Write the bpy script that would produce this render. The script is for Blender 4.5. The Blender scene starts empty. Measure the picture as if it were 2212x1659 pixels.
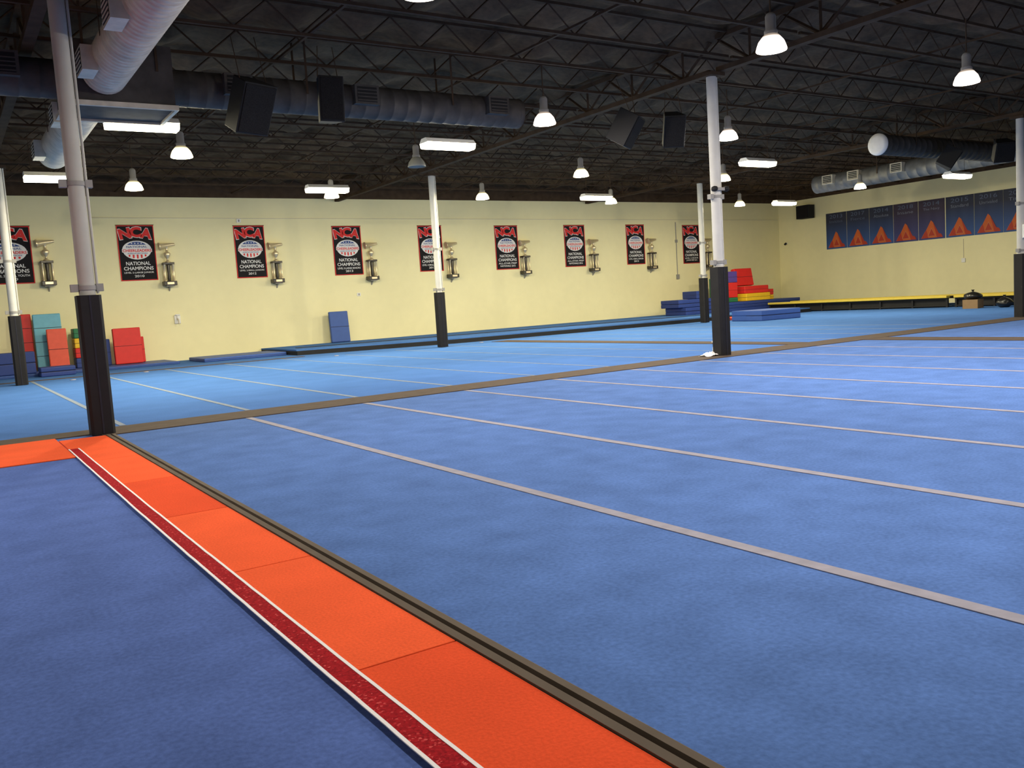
import bpy, math, random
from mathutils import Vector, Matrix, noise
random.seed(4)
PI = math.pi
sc = bpy.context.scene
C = sc.collection
try:
    sc.view_settings.view_transform = 'Standard'
except Exception:
    pass

# ------------------------------------------------------------------ camera
FPX, CX, CY, EYE = 1890.0, 1106.0, 829.5, 1.46
dY = Vector((-135-CX, 727-CY, FPX)).normalized()
dX = Vector((4050-CX, 462-CY, FPX)); dX = (dX - dY*dX.dot(dY)).normalized()
dU = dX.cross(dY)
right = Vector((dX[0], dY[0], dU[0])); down = Vector((dX[1], dY[1], dU[1])); fwd = Vector((dX[2], dY[2], dU[2]))
cam = bpy.data.objects.new('camera', bpy.data.cameras.new('camera'))
C.objects.link(cam)
cam.data.sensor_width = 36; cam.data.sensor_fit = 'HORIZONTAL'; cam.data.lens = 36*FPX/2212
cam.data.clip_start = 0.05; cam.data.clip_end = 200
m = Matrix.Identity(4)
for i in range(3):
    m[i][0] = right[i]; m[i][1] = -down[i]; m[i][2] = -fwd[i]
m[2][3] = EYE
cam.matrix_world = m
sc.camera = cam

def ray(px, py):
    v = Vector((px-CX, py-CY, FPX))
    return Vector((v.dot(dX), v.dot(dY), v.dot(dU)))
def F(px, py, z=0.0):            # point of the horizontal plane at height z
    d = ray(px, py); s = (z-EYE)/d.z
    return d.x*s, d.y*s
def P(px, py, Y):                # point of the plane parallel to the back wall
    d = ray(px, py); s = Y/d.y
    return d.x*s, d.z*s+EYE
def RW(px, py, X):               # point of the plane parallel to the right wall
    d = ray(px, py); s = X/d.x
    return d.y*s, d.z*s+EYE

# ------------------------------------------------------------------ materials
def mat(name, col, rough=.8, spec=.25, metal=0, n1=None, n2=None, emis=None, estr=0, bump=0):
    M = bpy.data.materials.new(name); M.use_nodes = True
    nt = M.node_tree; b = nt.nodes['Principled BSDF']
    b.inputs['Base Color'].default_value = (*col, 1)
    b.inputs['Roughness'].default_value = rough
    b.inputs['Metallic'].default_value = metal
    b.inputs['Specular IOR Level'].default_value = spec
    tc = nt.nodes.new('ShaderNodeTexCoord')
    if n1 is None: n1 = (6, .05)
    facs = []
    for n in (n1, n2):
        if n is None: continue
        t = nt.nodes.new('ShaderNodeTexNoise'); t.inputs['Scale'].default_value = n[0]; t.inputs['Detail'].default_value = 5
        nt.links.new(tc.outputs['Object'], t.inputs['Vector'])
        r = nt.nodes.new('ShaderNodeMapRange')
        r.inputs['From Min'].default_value = .3; r.inputs['From Max'].default_value = .7
        r.inputs['To Min'].default_value = 1-n[1]; r.inputs['To Max'].default_value = 1+n[1]
        nt.links.new(t.outputs['Fac'], r.inputs['Value'])
        facs.append(r.outputs['Result'])
        last = t
    f = facs[0]
    if len(facs) == 2:
        mu = nt.nodes.new('ShaderNodeMath'); mu.operation = 'MULTIPLY'
        nt.links.new(facs[0], mu.inputs[0]); nt.links.new(facs[1], mu.inputs[1]); f = mu.outputs[0]
    vm = nt.nodes.new('ShaderNodeVectorMath'); vm.operation = 'SCALE'
    vm.inputs[0].default_value = col
    nt.links.new(f, vm.inputs['Scale'])
    nt.links.new(vm.outputs['Vector'], b.inputs['Base Color'])
    if bump:
        bp = nt.nodes.new('ShaderNodeBump'); bp.inputs['Strength'].default_value = bump; bp.inputs['Distance'].default_value = .01
        nt.links.new(last.outputs['Fac'], bp.inputs['Height']); nt.links.new(bp.outputs['Normal'], b.inputs['Normal'])
    if emis:
        b.inputs['Emission Color'].default_value = (*emis, 1)
        b.inputs['Emission Strength'].default_value = estr
    return M

M = {}
M['near_carpet'] = mat('near_carpet', (.086, .170, .425), 1, .05, n1=(2.6, .13), n2=(40, .14), bump=.2)
M['left_carpet'] = mat('left_carpet', (.094, .160, .435), 1, .05, n1=(2.6, .13), n2=(40, .14), bump=.2)
M['back_carpet'] = mat('back_carpet', (.066, .165, .445), 1, .05, n1=(1.2, .08), n2=(50, .10), bump=.2)
M['concrete'] = mat('concrete', (.2, .2, .2), .9)
M['tape'] = mat('tape', (.30, .29, .345), .8, .1, n1=(8, .12))
M['tape_back'] = mat('tape_back', (.21, .26, .34), .8, .1, n1=(8, .12))
M['brown'] = mat('brown', (.090, .068, .055), .9, .1, n1=(5, .12), n2=(80, .1))
M['brown_edge'] = mat('brown_edge', (.118, .092, .068), .85, .15, n1=(5, .1))
M['orange'] = mat('orange', (.93, .125, .040), 1, .05, n1=(2, .06), n2=(70, .08), bump=.2)
M['orange_dark'] = mat('orange_dark', (.82, .092, .030), 1, .05, n1=(2, .06), n2=(70, .08), bump=.2)
M['white_cloth'] = mat('white_cloth', (.95, .93, .93), .8, n1=(30, .03))
M['wall'] = mat('wall', (.86, .80, .49), .65, .3, n1=(.35, .05), n2=(3, .015))
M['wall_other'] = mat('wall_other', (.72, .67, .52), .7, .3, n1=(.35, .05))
M['insul'] = mat('insul', (.098, .061, .034), .8, .08, n1=(1.3, .35), n2=(9, .2))
M['steel_dark'] = mat('steel_dark', (.072, .047, .030), .85, .08, n1=(4, .2))
M['column_white'] = mat('column_white', (.60, .59, .55), .6, .3, n1=(3, .06))
M['column_shaded'] = mat('column_shaded', (.46, .45, .40), .6, .3, n1=(3, .06))  # white column paint with the left column's shade put into the colour
M['pad_black'] = mat('pad_black', (.010, .009, .010), .6, .3, n1=(5, .2))
M['galv'] = mat('galv', (.62, .57, .46), .5, .4, metal=.2, n1=(5, .15))
M['galv_mid'] = mat('galv_mid', (.19, .19, .185), .55, .3, metal=.3, n1=(4, .2))
M['galv_blue'] = mat('galv_blue', (.075, .068, .062), .65, .2, metal=.15, n1=(4, .25))
M['cap_white'] = mat('cap_white', (.85, .83, .80), .6)
M['black'] = mat('black', (.012, .012, .013), .7, .3)
M['black_cloth'] = mat('black_cloth', (.012, .011, .014), .75, .2, n1=(3, .2))
M['grille'] = mat('grille', (.014, .013, .013), .9, .2, n1=(60, .4))
M['red_print'] = mat('red_print', (.66, .035, .035), .7)
M['white_print'] = mat('white_print', (.76, .76, .78), .7)
M['blue_print'] = mat('blue_print', (.045, .085, .27), .7)
M['gold'] = mat('gold', (.74, .63, .42), .34, .5, metal=.6)
M['dark_wood'] = mat('dark_wood', (.035, .028, .022), .35, .5, n1=(10, .3))
M['red_mat'] = mat('red_mat', (.62, .022, .020), .5, .35)
M['coral_mat'] = mat('coral_mat', (.72, .090, .050), .5, .35)
M['sky_mat'] = mat('sky_mat', (.14, .42, .58), .5, .35)
M['blue_mat'] = mat('blue_mat', (.024, .050, .22), .5, .35)
M['mid_blue_mat'] = mat('mid_blue_mat', (.040, .095, .34), .5, .35)
M['yellow_mat'] = mat('yellow_mat', (.78, .48, .02), .5, .35)
M['pad_yellow'] = mat('pad_yellow', (.60, .46, .07), .6, .3)
M['green_mat'] = mat('green_mat', (.02, .17, .07), .5, .35)
M['purple_mat'] = mat('purple_mat', (.085, .050, .26), .5, .35)
M['seam'] = mat('seam', (.02, .02, .03), .8)
M['white_plastic'] = mat('white_plastic', (.8, .8, .78), .4, .5)
M['grey_plastic'] = mat('grey_plastic', (.30, .29, .27), .5)
M['cardboard'] = mat('cardboard', (.26, .17, .09), .9)
M['bag'] = mat('bag', (.012, .012, .012), .3, .5)
M['lens_warm'] = mat('lens_warm', (.9, .9, .85), .5, emis=(1, .93, .72), estr=20)
M['lens_pink'] = mat('lens_pink', (.9, .9, .85), .5, emis=(1, .91, .82), estr=20)
M['refl_off'] = mat('refl_off', (.36, .36, .32), .4)
M['tube_lens'] = mat('tube_lens', (.9, .9, .85), .5, emis=(1, .90, .62), estr=14)
M['summit_orange'] = mat('summit_orange', (.58, .125, .032), .6)
M['summit_red'] = mat('summit_red', (.42, .050, .028), .6)
M['summit_pale'] = mat('summit_pale', (.52, .23, .13), .6)
M['summit_text'] = mat('summit_text', (.11, .14, .23), .6)
M['summit_script'] = mat('summit_script', (.22, .25, .34), .6)

def refl_mat(name, col):             # prismatic reflector, glowing towards its mouth
    X = mat(name, (.30, .28, .22), .4, .4, metal=.3)
    nt = X.node_tree; b = nt.nodes['Principled BSDF']
    tc = nt.nodes.new('ShaderNodeTexCoord'); sp = nt.nodes.new('ShaderNodeSeparateXYZ')
    nt.links.new(tc.outputs['Object'], sp.inputs[0])
    r = nt.nodes.new('ShaderNodeMapRange'); r.inputs['From Min'].default_value = .09; r.inputs['From Max'].default_value = .21
    r.inputs['To Min'].default_value = 8.0; r.inputs['To Max'].default_value = .3
    nt.links.new(sp.outputs['Z'], r.inputs['Value']); nt.links.new(r.outputs['Result'], b.inputs['Emission Strength'])
    b.inputs['Emission Color'].default_value = (*col, 1)
    return X
M['refl_warm'] = refl_mat('refl_warm', (1, .84, .46)); M['refl_pink'] = refl_mat('refl_pink', (1, .80, .66))

def gradient_mat(name, lo, hi, h):
    X = mat(name, hi, .6, .3)
    nt = X.node_tree; b = nt.nodes['Principled BSDF']
    tc = nt.nodes.new('ShaderNodeTexCoord'); sp = nt.nodes.new('ShaderNodeSeparateXYZ')
    nt.links.new(tc.outputs['Object'], sp.inputs[0])
    d = nt.nodes.new('ShaderNodeMath'); d.operation = 'DIVIDE'; d.inputs[1].default_value = h
    nt.links.new(sp.outputs['Z'], d.inputs[0])
    r = nt.nodes.new('ShaderNodeValToRGB')
    r.color_ramp.elements[0].color = (*lo, 1); r.color_ramp.elements[0].position = .1
    r.color_ramp.elements[1].color = (*hi, 1); r.color_ramp.elements[1].position = .75
    nt.links.new(d.outputs[0], r.inputs[0]); nt.links.new(r.outputs[0], b.inputs['Base Color'])
    return X
M['summit_cloth'] = gradient_mat('summit_cloth', (.036, .092, .28), (.028, .033, .062), 1.95)
M['summit_plum'] = gradient_mat('summit_plum', (.052, .062, .20), (.046, .034, .062), 1.95)

def glitter_mat():
    X = mat('glitter', (.5, .03, .04), .9, .05)
    nt = X.node_tree; b = nt.nodes['Principled BSDF']
    tc = nt.nodes.new('ShaderNodeTexCoord'); v = nt.nodes.new('ShaderNodeTexVoronoi'); v.inputs['Scale'].default_value = 110
    nt.links.new(tc.outputs['Object'], v.inputs['Vector'])
    sp = nt.nodes.new('ShaderNodeSeparateColor'); nt.links.new(v.outputs['Color'], sp.inputs[0])
    r = nt.nodes.new('ShaderNodeValToRGB'); e = r.color_ramp.elements
    e[0].position = .0; e[0].color = (.26, .006, .012, 1); e[1].position = .93; e[1].color = (.46, .012, .020, 1)
    k = e.new(.99); k.color = (.70, .09, .09, 1)
    nt.links.new(sp.outputs[0], r.inputs[0]); nt.links.new(r.outputs[0], b.inputs['Base Color'])
    return X
M['glitter'] = glitter_mat()

# ------------------------------------------------------------------ mesh builder
_tc = {}
def text_geo(s, bold):
    k = (s, bold)
    if k in _tc: return _tc[k]
    cu = bpy.data.curves.new('t', 'FONT'); cu.body = s; cu.offset = bold; cu.resolution_u = 3
    o = bpy.data.objects.new('t', cu); C.objects.link(o)
    dg = bpy.context.evaluated_depsgraph_get(); dg.update()
    me = bpy.data.meshes.new_from_object(o.evaluated_get(dg))
    vs = [(v.co.x, v.co.y) for v in me.vertices]; fs = [tuple(p.vertices) for p in me.polygons]
    bpy.data.objects.remove(o); bpy.data.curves.remove(cu); bpy.data.meshes.remove(me)
    x0 = min(v[0] for v in vs); x1 = max(v[0] for v in vs); y0 = min(v[1] for v in vs); y1 = max(v[1] for v in vs)
    vs = [((a-x0)/(x1-x0)-.5, (b-y0)/(y1-y0)-.5) for a, b in vs]
    _tc[k] = (vs, fs); return _tc[k]

class MB:
    def __init__(s): s.v = []; s.f = []; s.mi = []; s.sm = []; s.mats = []; s.T = Matrix.Identity(4)
    def add(s, vs, fs, m, smooth=False):
        if isinstance(m, str): m = M[m]
        if m not in s.mats: s.mats.append(m)
        k = s.mats.index(m); o = len(s.v)
        s.v += [tuple(s.T @ Vector(v)) for v in vs]
        for f in fs:
            s.f.append([i+o for i in f]); s.mi.append(k); s.sm.append(smooth)
        return s
    def box(s, x0, y0, z0, x1, y1, z1, m):
        vs = [(x, y, z) for z in (z0, z1) for y in (y0, y1) for x in (x0, x1)]
        return s.add(vs, [(0, 2, 3, 1), (4, 5, 7, 6), (0, 1, 5, 4), (1, 3, 7, 5), (3, 2, 6, 7), (2, 0, 4, 6)], m)
    def prism(s, pts, lo, hi, m, axis='y'):      # 2-D outline extruded: axis y -> pts are (x,z); axis z -> (x,y); axis x -> (y,z)
        n = len(pts)
        def q(p, t): return (p[0], t, p[1]) if axis == 'y' else ((p[0], p[1], t) if axis == 'z' else (t, p[0], p[1]))
        vs = [q(p, lo) for p in pts]+[q(p, hi) for p in pts]
        fs = [tuple(range(n)), tuple(range(2*n-1, n-1, -1))]+[(i, i+n, (i+1) % n+n, (i+1) % n) for i in range(n)]
        return s.add(vs, fs, m)
    def lathe(s, prof, m, n=20, mt=None, smooth=True, cap=True):
        mt = mt or Matrix.Identity(4); vs = []; fs = []
        for r, z in prof:
            for k in range(n):
                a = 2*PI*k/n; vs.append(mt @ Vector((r*math.cos(a), r*math.sin(a), z)))
        for i in range(len(prof)-1):
            for k in range(n):
                a = i*n+k; b = i*n+(k+1) % n; fs.append((a, b, b+n, a+n))
        s.add(vs, fs, m, smooth)
        if cap:
            s.add(vs[:n], [tuple(range(n-1, -1, -1))], m); s.add(vs[-n:], [tuple(range(n))], m)
        return s
    def rod(s, p, q, r, m, n=8, r2=None, smooth=True):
        p = Vector(p); q = Vector(q); d = q-p
        mt = Matrix.Translation(p) @ d.to_track_quat('Z', 'Y').to_matrix().to_4x4()
        return s.lathe([(r, 0), (r if r2 is None else r2, d.length)], m, n, mt, smooth)
    def poly(s, pts, m): return s.add(pts, [tuple(range(len(pts)))], m)
    def text(s, t, cx, cz, w, h, y, m, bold=0.0, rot=0):
        vs, fs = text_geo(t, bold); c, n = math.cos(rot), math.sin(rot)
        return s.add([(cx+a*w*c-b*h*n, y, cz+a*w*n+b*h*c) for a, b in vs], fs, m)
    def build(s, name, parent=None, loc=None, rz=0, bevel=0, world=False, kind=None):
        me = bpy.data.meshes.new(name)
        vs = s.v
        if parent is not None and world:
            L = parent.location; vs = [(a-L.x, b-L.y, c-L.z) for a, b, c in vs]
        elif world and loc is not None:
            vs = [(a-loc[0], b-loc[1], c-loc[2]) for a, b, c in vs]
        me.from_pydata(vs, [], s.f)
        for m_ in s.mats: me.materials.append(m_)
        me.polygons.foreach_set('material_index', s.mi); me.polygons.foreach_set('use_smooth', s.sm)
        me.update()
        o = bpy.data.objects.new(name, me); C.objects.link(o)
        if parent is not None: o.parent = parent
        if loc is not None: o.location = loc
        o.rotation_euler = (0, 0, rz)
        if bevel:
            b = o.modifiers.new('bevel', 'BEVEL'); b.width = bevel; b.segments = 3; b.limit_method = 'ANGLE'
        if kind: o['kind'] = kind
        return o

def thing(name, label, cat, loc=(0, 0, 0), rz=0, group=None):
    o = bpy.data.objects.new(name, None); C.objects.link(o); o.empty_display_size = .2
    o.location = loc; o.rotation_euler = (0, 0, rz); return tag(o, label, cat, group)
def tag(o, label, cat, group=None):
    o['label'] = label; o['category'] = cat
    if group: o['group'] = group
    return o
def dup(root, loc, label=None, rz=None):
    r = root.copy(); C.objects.link(r); r.location = loc
    if rz is not None: r.rotation_euler = (0, 0, rz)
    if label: r['label'] = label
    for ch in list(root.children):
        c = ch.copy(); C.objects.link(c); c.parent = r
        for g in list(ch.children):
            d = g.copy(); C.objects.link(d); d.parent = c
    return r
ORD = ['first', 'second', 'third', 'fourth', 'fifth', 'sixth', 'seventh', 'eighth', 'ninth', 'tenth', 'eleventh', 'twelfth', 'thirteenth', 'fourteenth', 'fifteenth']

# ------------------------------------------------------------------ setting
XL, XR, YF, YB, ZC = -9.0, 41.0, -7.0, 34.0, 6.9
OX0, OX1 = 1.166, 1.735          # orange walkway
SN, SF = 12.70, 13.62           # brown cross strip
mb = MB()
mb.poly([(XL, YF, 0), (OX0+.2, YF, 0), (OX0+.2, 12, 0), (XL, 12, 0)], 'left_carpet')
mb.poly([(OX0+.2, YF, 0), (XR, YF, 0), (XR, 13.1, 0), (OX0+.2, 13.1, 0)], 'near_carpet')
mb.poly([(XL, 12, 0), (OX0+.2, 12, 0), (OX0+.2, 13.1, 0), (XL, 13.1, 0)], 'near_carpet')
mb.poly([(XL, 13.1, 0), (XR, 13.1, 0), (XR, YB, 0), (XL, YB, 0)], 'back_carpet')
mb.box(XL, YF, -.2, XR, YB, -.01, 'concrete')
mb.build('floor', kind='structure')
MB().box(XL-.2, YB, -.2, XR+.2, YB+.2, ZC+.1, 'wall').build('wall_back', kind='structure')
MB().box(XR, YF-.2, -.2, XR+.2, YB, ZC+.1, 'wall').build('wall_right', kind='structure')
MB().box(XL-.2, YF-.2, -.2, XL, YB, ZC+.1, 'wall_other').build('wall_left', kind='structure')
MB().box(XL, YF-.2, -.2, XR, YF, ZC+.1, 'wall_other').build('wall_front', kind='structure')
MB().box(XL, YB-.06, 6.0, XR, YB, 6.75, 'steel_dark').build('trim_1', kind='structure')
MB().box(XR-.06, YF, 6.0, XR, YB-.06, 6.75, 'steel_dark').build('trim_2', kind='structure')

JS, JY0 = 1.7, 4.3
nx, ny = 250, 240
vs = []; fs = []
for j in range(ny+1):
    y = YF+(YB-YF)*j/ny
    t = (y-JY0)/JS; row = math.floor(t); s_ = abs(math.sin(PI*t))
    for i in range(nx+1):
        x = XL+(XR-XL)*i/nx
        b = .5+.5*math.sin(2*PI*x/1.35+row*2.1+.8*noise.noise((x*.5, row*1.7, 0)))
        z = 6.76-.06*s_-.20*s_*b**1.5-.08*noise.noise((x*1.1, y*1.3, 3.0))
        vs.append((x, y, z))
for j in range(ny):
    for i in range(nx):
        a = j*(nx+1)+i; fs.append((a, a+nx+1, a+nx+2, a+1))
mb = MB(); mb.add(vs, fs, 'insul', True); mb.box(XL, YF, 6.95, XR, YB, 7.05, 'steel_dark')
mb.build('ceiling', kind='structure')

# ------------------------------------------------------------------ floor strips
o = MB().prism([(1.70, SN), (27.6, SN+.12), (XR, SN+.2), (XR, SF+.2), (27.6, SF+.12), (1.70, SF)], 0, .012, 'brown', 'z').build('floor_strip')
tag(o, 'long brown cover strip crossing the blue floor along the front row of columns', 'floor strip')
o = MB().box(XL, 13.02, 0, 1.69, SF, .012, 'brown').build('floor_strip')
tag(o, 'brown strip left of the left column behind the orange mats', 'floor strip')
o = MB().box(18.25, YF, 0, 19.1, SN+.05, .012, 'brown').build('floor_strip')
tag(o, 'brown cover strip at far right on the near side of the front columns', 'floor strip')
o = MB().box(16.75, SF+.1, 0, 17.45, 27.0, .012, 'brown').build('floor_strip')
tag(o, 'thin brown strip across the back floor between the two middle columns', 'floor strip')
o = MB().box(XL, 28.6, 0, 10.3, 28.9, .012, 'brown').build('floor_strip')
tag(o, 'dark brown edge strip in front of the coloured mats at the left back', 'floor strip')
mb = MB(); prof = [(OX1, 0), (OX1, .022), (OX1+.040, .024), (OX1+.046, .006), (OX1+.062, .006), (OX1+.068, .024), (OX1+.105, .022), (OX1+.135, 0)]
mb.prism(prof, YF, SN-.01, 'brown_edge', 'y')
o = mb.build('edge_strip'); tag(o, 'grooved brown rubber edging along the right side of the orange mats', 'floor edging')

# pale tape lines
for k in range(8):
    x = 3.65+1.83*k
    w = .047 if k < 2 else .042
    o = MB().box(x-w, YF, 0, x+w, SN-.005, .005, 'tape').build('tape_line')
    tag(o, '%s pale tape line to the right of the orange mats on the near floor' % ORD[k], 'tape line', 'tape lines on the near floor')
k = 0
for i in range(0, 13):
    x = 2.12+1.83*i
    if abs(x-17.1) < .5: continue
    w = .042 if i < 4 else .032
    o = MB().box(x-w, SF+.12, 0, x+w, 27.4 if x > 10 else 28.5, .005, 'tape_back').build('tape_line')
    tag(o, '%s pale tape line from the left on the back floor behind the brown strip' % ORD[k], 'tape line', 'tape lines on the back floor'); k += 1

# orange panels
ys = [12.68, 10.36, 8.6, 6.8, 5.0, 3.24, 1.5, -.25, -2, -3.75]
for k in range(len(ys)-1):
    o = MB().box(OX0+.004, ys[k+1]+.004, 0, OX1-.003, ys[k]-.004, .014, 'orange_dark' if k in (5, 2) else 'orange').build('orange_mat', bevel=.004)
    tag(o, '%s orange carpet mat along the walkway counting from the left column' % ORD[k], 'floor mat', 'orange walkway mats')
for k, (a, b) in enumerate([(-.65, 1.16), (-2.5, -.66), (-4.35, -2.51)]):
    o = MB().box(a, 10.9, 0, b, 13.0, .014, 'orange_dark' if k == 1 else 'orange').build('orange_mat', bevel=.004)
    tag(o, ['orange carpet mat at the left frame edge beside the padded left column', 'second orange mat left of the left column, outside the frame', 'third orange mat left of the left column, outside the frame'][k], 'floor mat', 'orange mats left of the column')

# glitter runner
root = thing('glitter_runner', 'narrow red glitter strip with white borders lying on the orange mats', 'floor runner', (1.22, 2, .0145))
def ribbon(x0, x1, z0, z1, m, amp, seed):
    mb = MB(); vs = []; n = 160
    for i in range(n+1):
        y = -4+(11.62+4)*i/n
        w = amp*noise.noise((y*1.3, seed, 0))+amp*.4*noise.noise((y*6, seed, 5)); bow = -.015*math.sin(PI*max(0, min(1, (y-1)/10.6)))
        for x in (x0, x1): vs += [(x+w+bow, y, z0), (x+w+bow, y, z1)]
    fs = []
    for i in range(n):
        a = 4*i; b = a+4
        fs += [(a+1, a+3, b+3, b+1), (a, b, b+2, a+2), (a, a+1, b+1, b), (a+2, b+2, b+3, a+3)]
    fs += [(0, 2, 3, 1), (4*n, 4*n+1, 4*n+3, 4*n+2)]
    return mb.add(vs, fs, m)
ribbon(1.178, 1.270, .015, .018, 'glitter', .004, 1).build('glitter_band', root, world=True)
for x in (1.164, 1.268): ribbon(x, x+.015, .0152, .0195, 'white_cloth', .004, 1).build('border', root, world=True)

# ------------------------------------------------------------------ columns
def column(px, py, label, paint='column_white'):
    X, Y = F(px, py)
    t = thing('support_column', label, 'column', (X, Y, 0))
    MB().lathe([(.105, 0), (.105, 5.86)], paint, 20).build('post', t)
    mb = MB(); w = .15
    c = .035
    out = [(-w+c, -w), (w-c, -w), (w, -w+c), (w, w-c), (w-c, w), (-w+c, w), (-w, w-c), (-w, -w+c)]
    mb.prism(out, .013, 1.88, 'pad_black', 'z'); mb.box(-.012, -w-.006, .02, .012, -w, 1.88, 'seam')
    mb.build('pad', t, bevel=.01)
    MB().box(-.2, -.2, 5.80, .2, .2, 5.87, 'steel_dark').build('cap_plate', t)
    MB().rod((.125, -.03, 1.9), (.125, -.03, 5.8), .018, paint).build('conduit', t)
    for z in (1.98, 3.35):
        mb = MB(); mb.lathe([(.118, z-.03), (.118, z+.03)], 'grey_plastic', 20)
        mb.box(-.20, -.05, z-.05, -.11, .05, z+.05, 'grey_plastic'); mb.box(.11, -.05, z-.05, .20, .05, z+.05, 'grey_plastic')
        mb.build('clamp', t)
    return t, X, Y
column(222, 938, 'shaded white column with tall black pad at the corner of the orange mats', 'column_shaded')
_, mx, my = column(1560, 768, 'white column with black pad in the middle of the brown strip')
_, rx, ry = column(2206, 685, 'white column with black pad cut by the right frame edge')
column(48, 832, 'white column with black pad at the left edge before the coloured mats')
column(957, 750, 'slim white column with black pad before the fifth champion banner')
column(1523, 697, 'distant white column with black pad left of the middle column')

t = thing('security_camera', 'small security camera unit clamped on the middle column', 'camera', (mx, my-.125, 0))
z = P(1548, 410, my)[1]
MB().box(-.14, -.03, z-.03, .14, .018, z+.03, 'grey_plastic').build('bracket', t)
for s in (-1, 1):
    MB().lathe([(.01, -.07), (.05, -.05), (.06, 0), (.05, .05), (.01, .07)], 'black', 14, Matrix.Translation((s*.17, -.01, z)) @ Matrix.Rotation(PI/2, 4, 'X')).build('camera_head', t)
t = thing('control_box', 'small white control box on the column at the right frame edge', 'control box', (rx, ry-.12, P(2206, 500, ry)[1]))
MB().box(-.13, -.08, -.2, .13, .012, .2, 'white_plastic').build('housing', t, bevel=.01)
MB().box(-.07, -.095, -.02, .07, -.08, .1, 'black').build('screen', t)

# ------------------------------------------------------------------ roof steel
COLX = [1.65, 14.1, 27.0]
def girder(x, y0, y1, label):
    t = thing('roof_girder', label, 'girder', (x, y0, 5.88), group=None)
    L = y1-y0
    MB().box(-.09, 0, 0, .09, L, .10, 'steel_dark').build('bottom_chord', t)
    MB().box(-.09, 0, .66, .09, L, .76, 'steel_dark').build('top_chord', t)
    mb = MB(); n = max(2, round(L/1.7)); 
    for i in range(n):
        a = L*i/n; b = L*(i+.5)/n; c = L*(i+1)/n
        for p, q in (((0, a, .66), (0, b, .08)), ((0, b, .08), (0, c, .66)), ((0, b, .08), (0, b, .68))):
            mb.rod(p, q, .035, 'steel_dark', 4, smooth=False)
    mb.build('web', t)
for x, nm in zip(COLX, ['left', 'middle', 'right']):
    girder(x, YF, 13.1, 'near black truss girder meeting the front %s column' % nm)
    girder(x, 13.3, 26.6, 'black truss girder between the front and back %s columns' % nm)
    girder(x, 26.8, YB-.07, 'far black truss girder from the back %s column to the wall' % nm)
bays = [(XL, 1.6, 'left of the left columns'), (1.7, 14.05, 'between the left and middle columns'), (14.15, 26.95, 'between the middle and right columns'), (27.05, XR-.07, 'right of the right columns')]
for x0, x1, nm in bays:
    L = x1-x0; proto = None
    for k in range(17):
        y = JY0+JS*k
        if y > YB-.4: continue
        if proto is None:
            proto = thing('roof_joist', 'thin black open web joist under the ceiling %s' % nm, 'joist', (x0, y, 6.1), group='roof joists %s' % nm)
            MB().box(0, -.03, 0, L, .03, .05, 'steel_dark').build('bottom_chord', proto)
            MB().box(0, -.03, .50, L, .03, .55, 'steel_dark').build('top_chord', proto)
            mb = MB(); n = round(L/1.1)
            for i in range(n):
                a = L*i/n; b = L*(i+.5)/n; c = L*(i+1)/n
                mb.rod((a, 0, .51), (b, 0, .03), .016, 'steel_dark', 4, smooth=False); mb.rod((b, 0, .03), (c, 0, .51), .016, 'steel_dark', 4, smooth=False)
            mb.build('web', proto)
        else: dup(proto, (x0, y, 6.1))
for k, x in enumerate([5.8, 9.9, 18.4, 22.7, 31.6, 36.2]):
    o = MB().box(x-.025, 4, 6.15, x+.025, YB-.07, 6.19, 'steel_dark').build('bridging_bar')
    tag(o, 'thin black bridging bar tying the joists, %s from the left' % ORD[k], 'steel bar')

# ------------------------------------------------------------------ ducts
def duct_mesh(mb, p, q, r, m, pitch=.18, rib=.007):
    p = Vector(p); q = Vector(q); d = q-p; L = d.length
    mt = Matrix.Translation(p) @ d.to_track_quat('Z', 'Y').to_matrix().to_4x4()
    prof = []; t = 0
    while t < L:
        prof += [(r, t), (r, min(L, t+pitch-.035)), (r+rib, min(L, t+pitch-.028)), (r+rib, min(L, t+pitch-.007))]; t += pitch
    prof.append((r, L+.001))
    mb.lathe(prof, m, 32, mt)
def outlet(t, c, sx, sy, sz, m='galv', face='y-'):
    mb = MB(); x, y, z = c
    mb.box(x-sx/2, y-sy/2, z-sz/2, x+sx/2, y+sy/2, z+sz/2, m)
    if face == 'y-':
        mb.box(x-sx/2+.05, y-sy/2-.006, z-sz/2+.04, x+sx/2-.05, y-sy/2, z+sz/2-.04, 'black')
        for i in range(4): mb.box(x-sx/2+.05, y-sy/2-.014, z-sz/2+.06+i*.065, x+sx/2-.05, y-sy/2-.006, z-sz/2+.08+i*.065, m)
    else:
        mb.box(x-sx/2-.006, y-sy/2+.05, z-sz/2+.04, x-sx/2, y+sy/2-.05, z+sz/2-.04, 'black')
        for i in range(4): mb.box(x-sx/2-.014, y-sy/2+.05, z-sz/2+.06+i*.065, x-sx/2-.006, y+sy/2-.05, z-sz/2+.08+i*.065, m)
    mb.build('air_outlet', t, world=True)
def straps(t, pts, r):
    for (x, y, z, ax) in pts:
        mb = MB()
        for s in (-1, 1):
            if ax == 'x': mb.box(x-.02, y+s*r-.004, z, x+.02, y+s*r+.004, 6.6, 'steel_dark')
            else: mb.box(x+s*r-.004, y-.02, z, x+s*r+.004, y+.02, 6.6, 'steel_dark')
        mb.build('hanger', t, world=True)
t = thing('spiral_duct', 'big silver spiral duct running overhead at upper left, nearer than the plenum box', 'air duct', (2.68, 10, 5.5))
mb = MB(); duct_mesh(mb, (2.68, 4, 5.5), (2.68, 15.54, 5.5), .33, 'galv', .15, .014); mb.build('pipe', t, world=True)
for y in (12.2, 14.7): outlet(t, (2.30, y, 5.42), .22, .55, .36, 'galv', 'x-')
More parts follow.
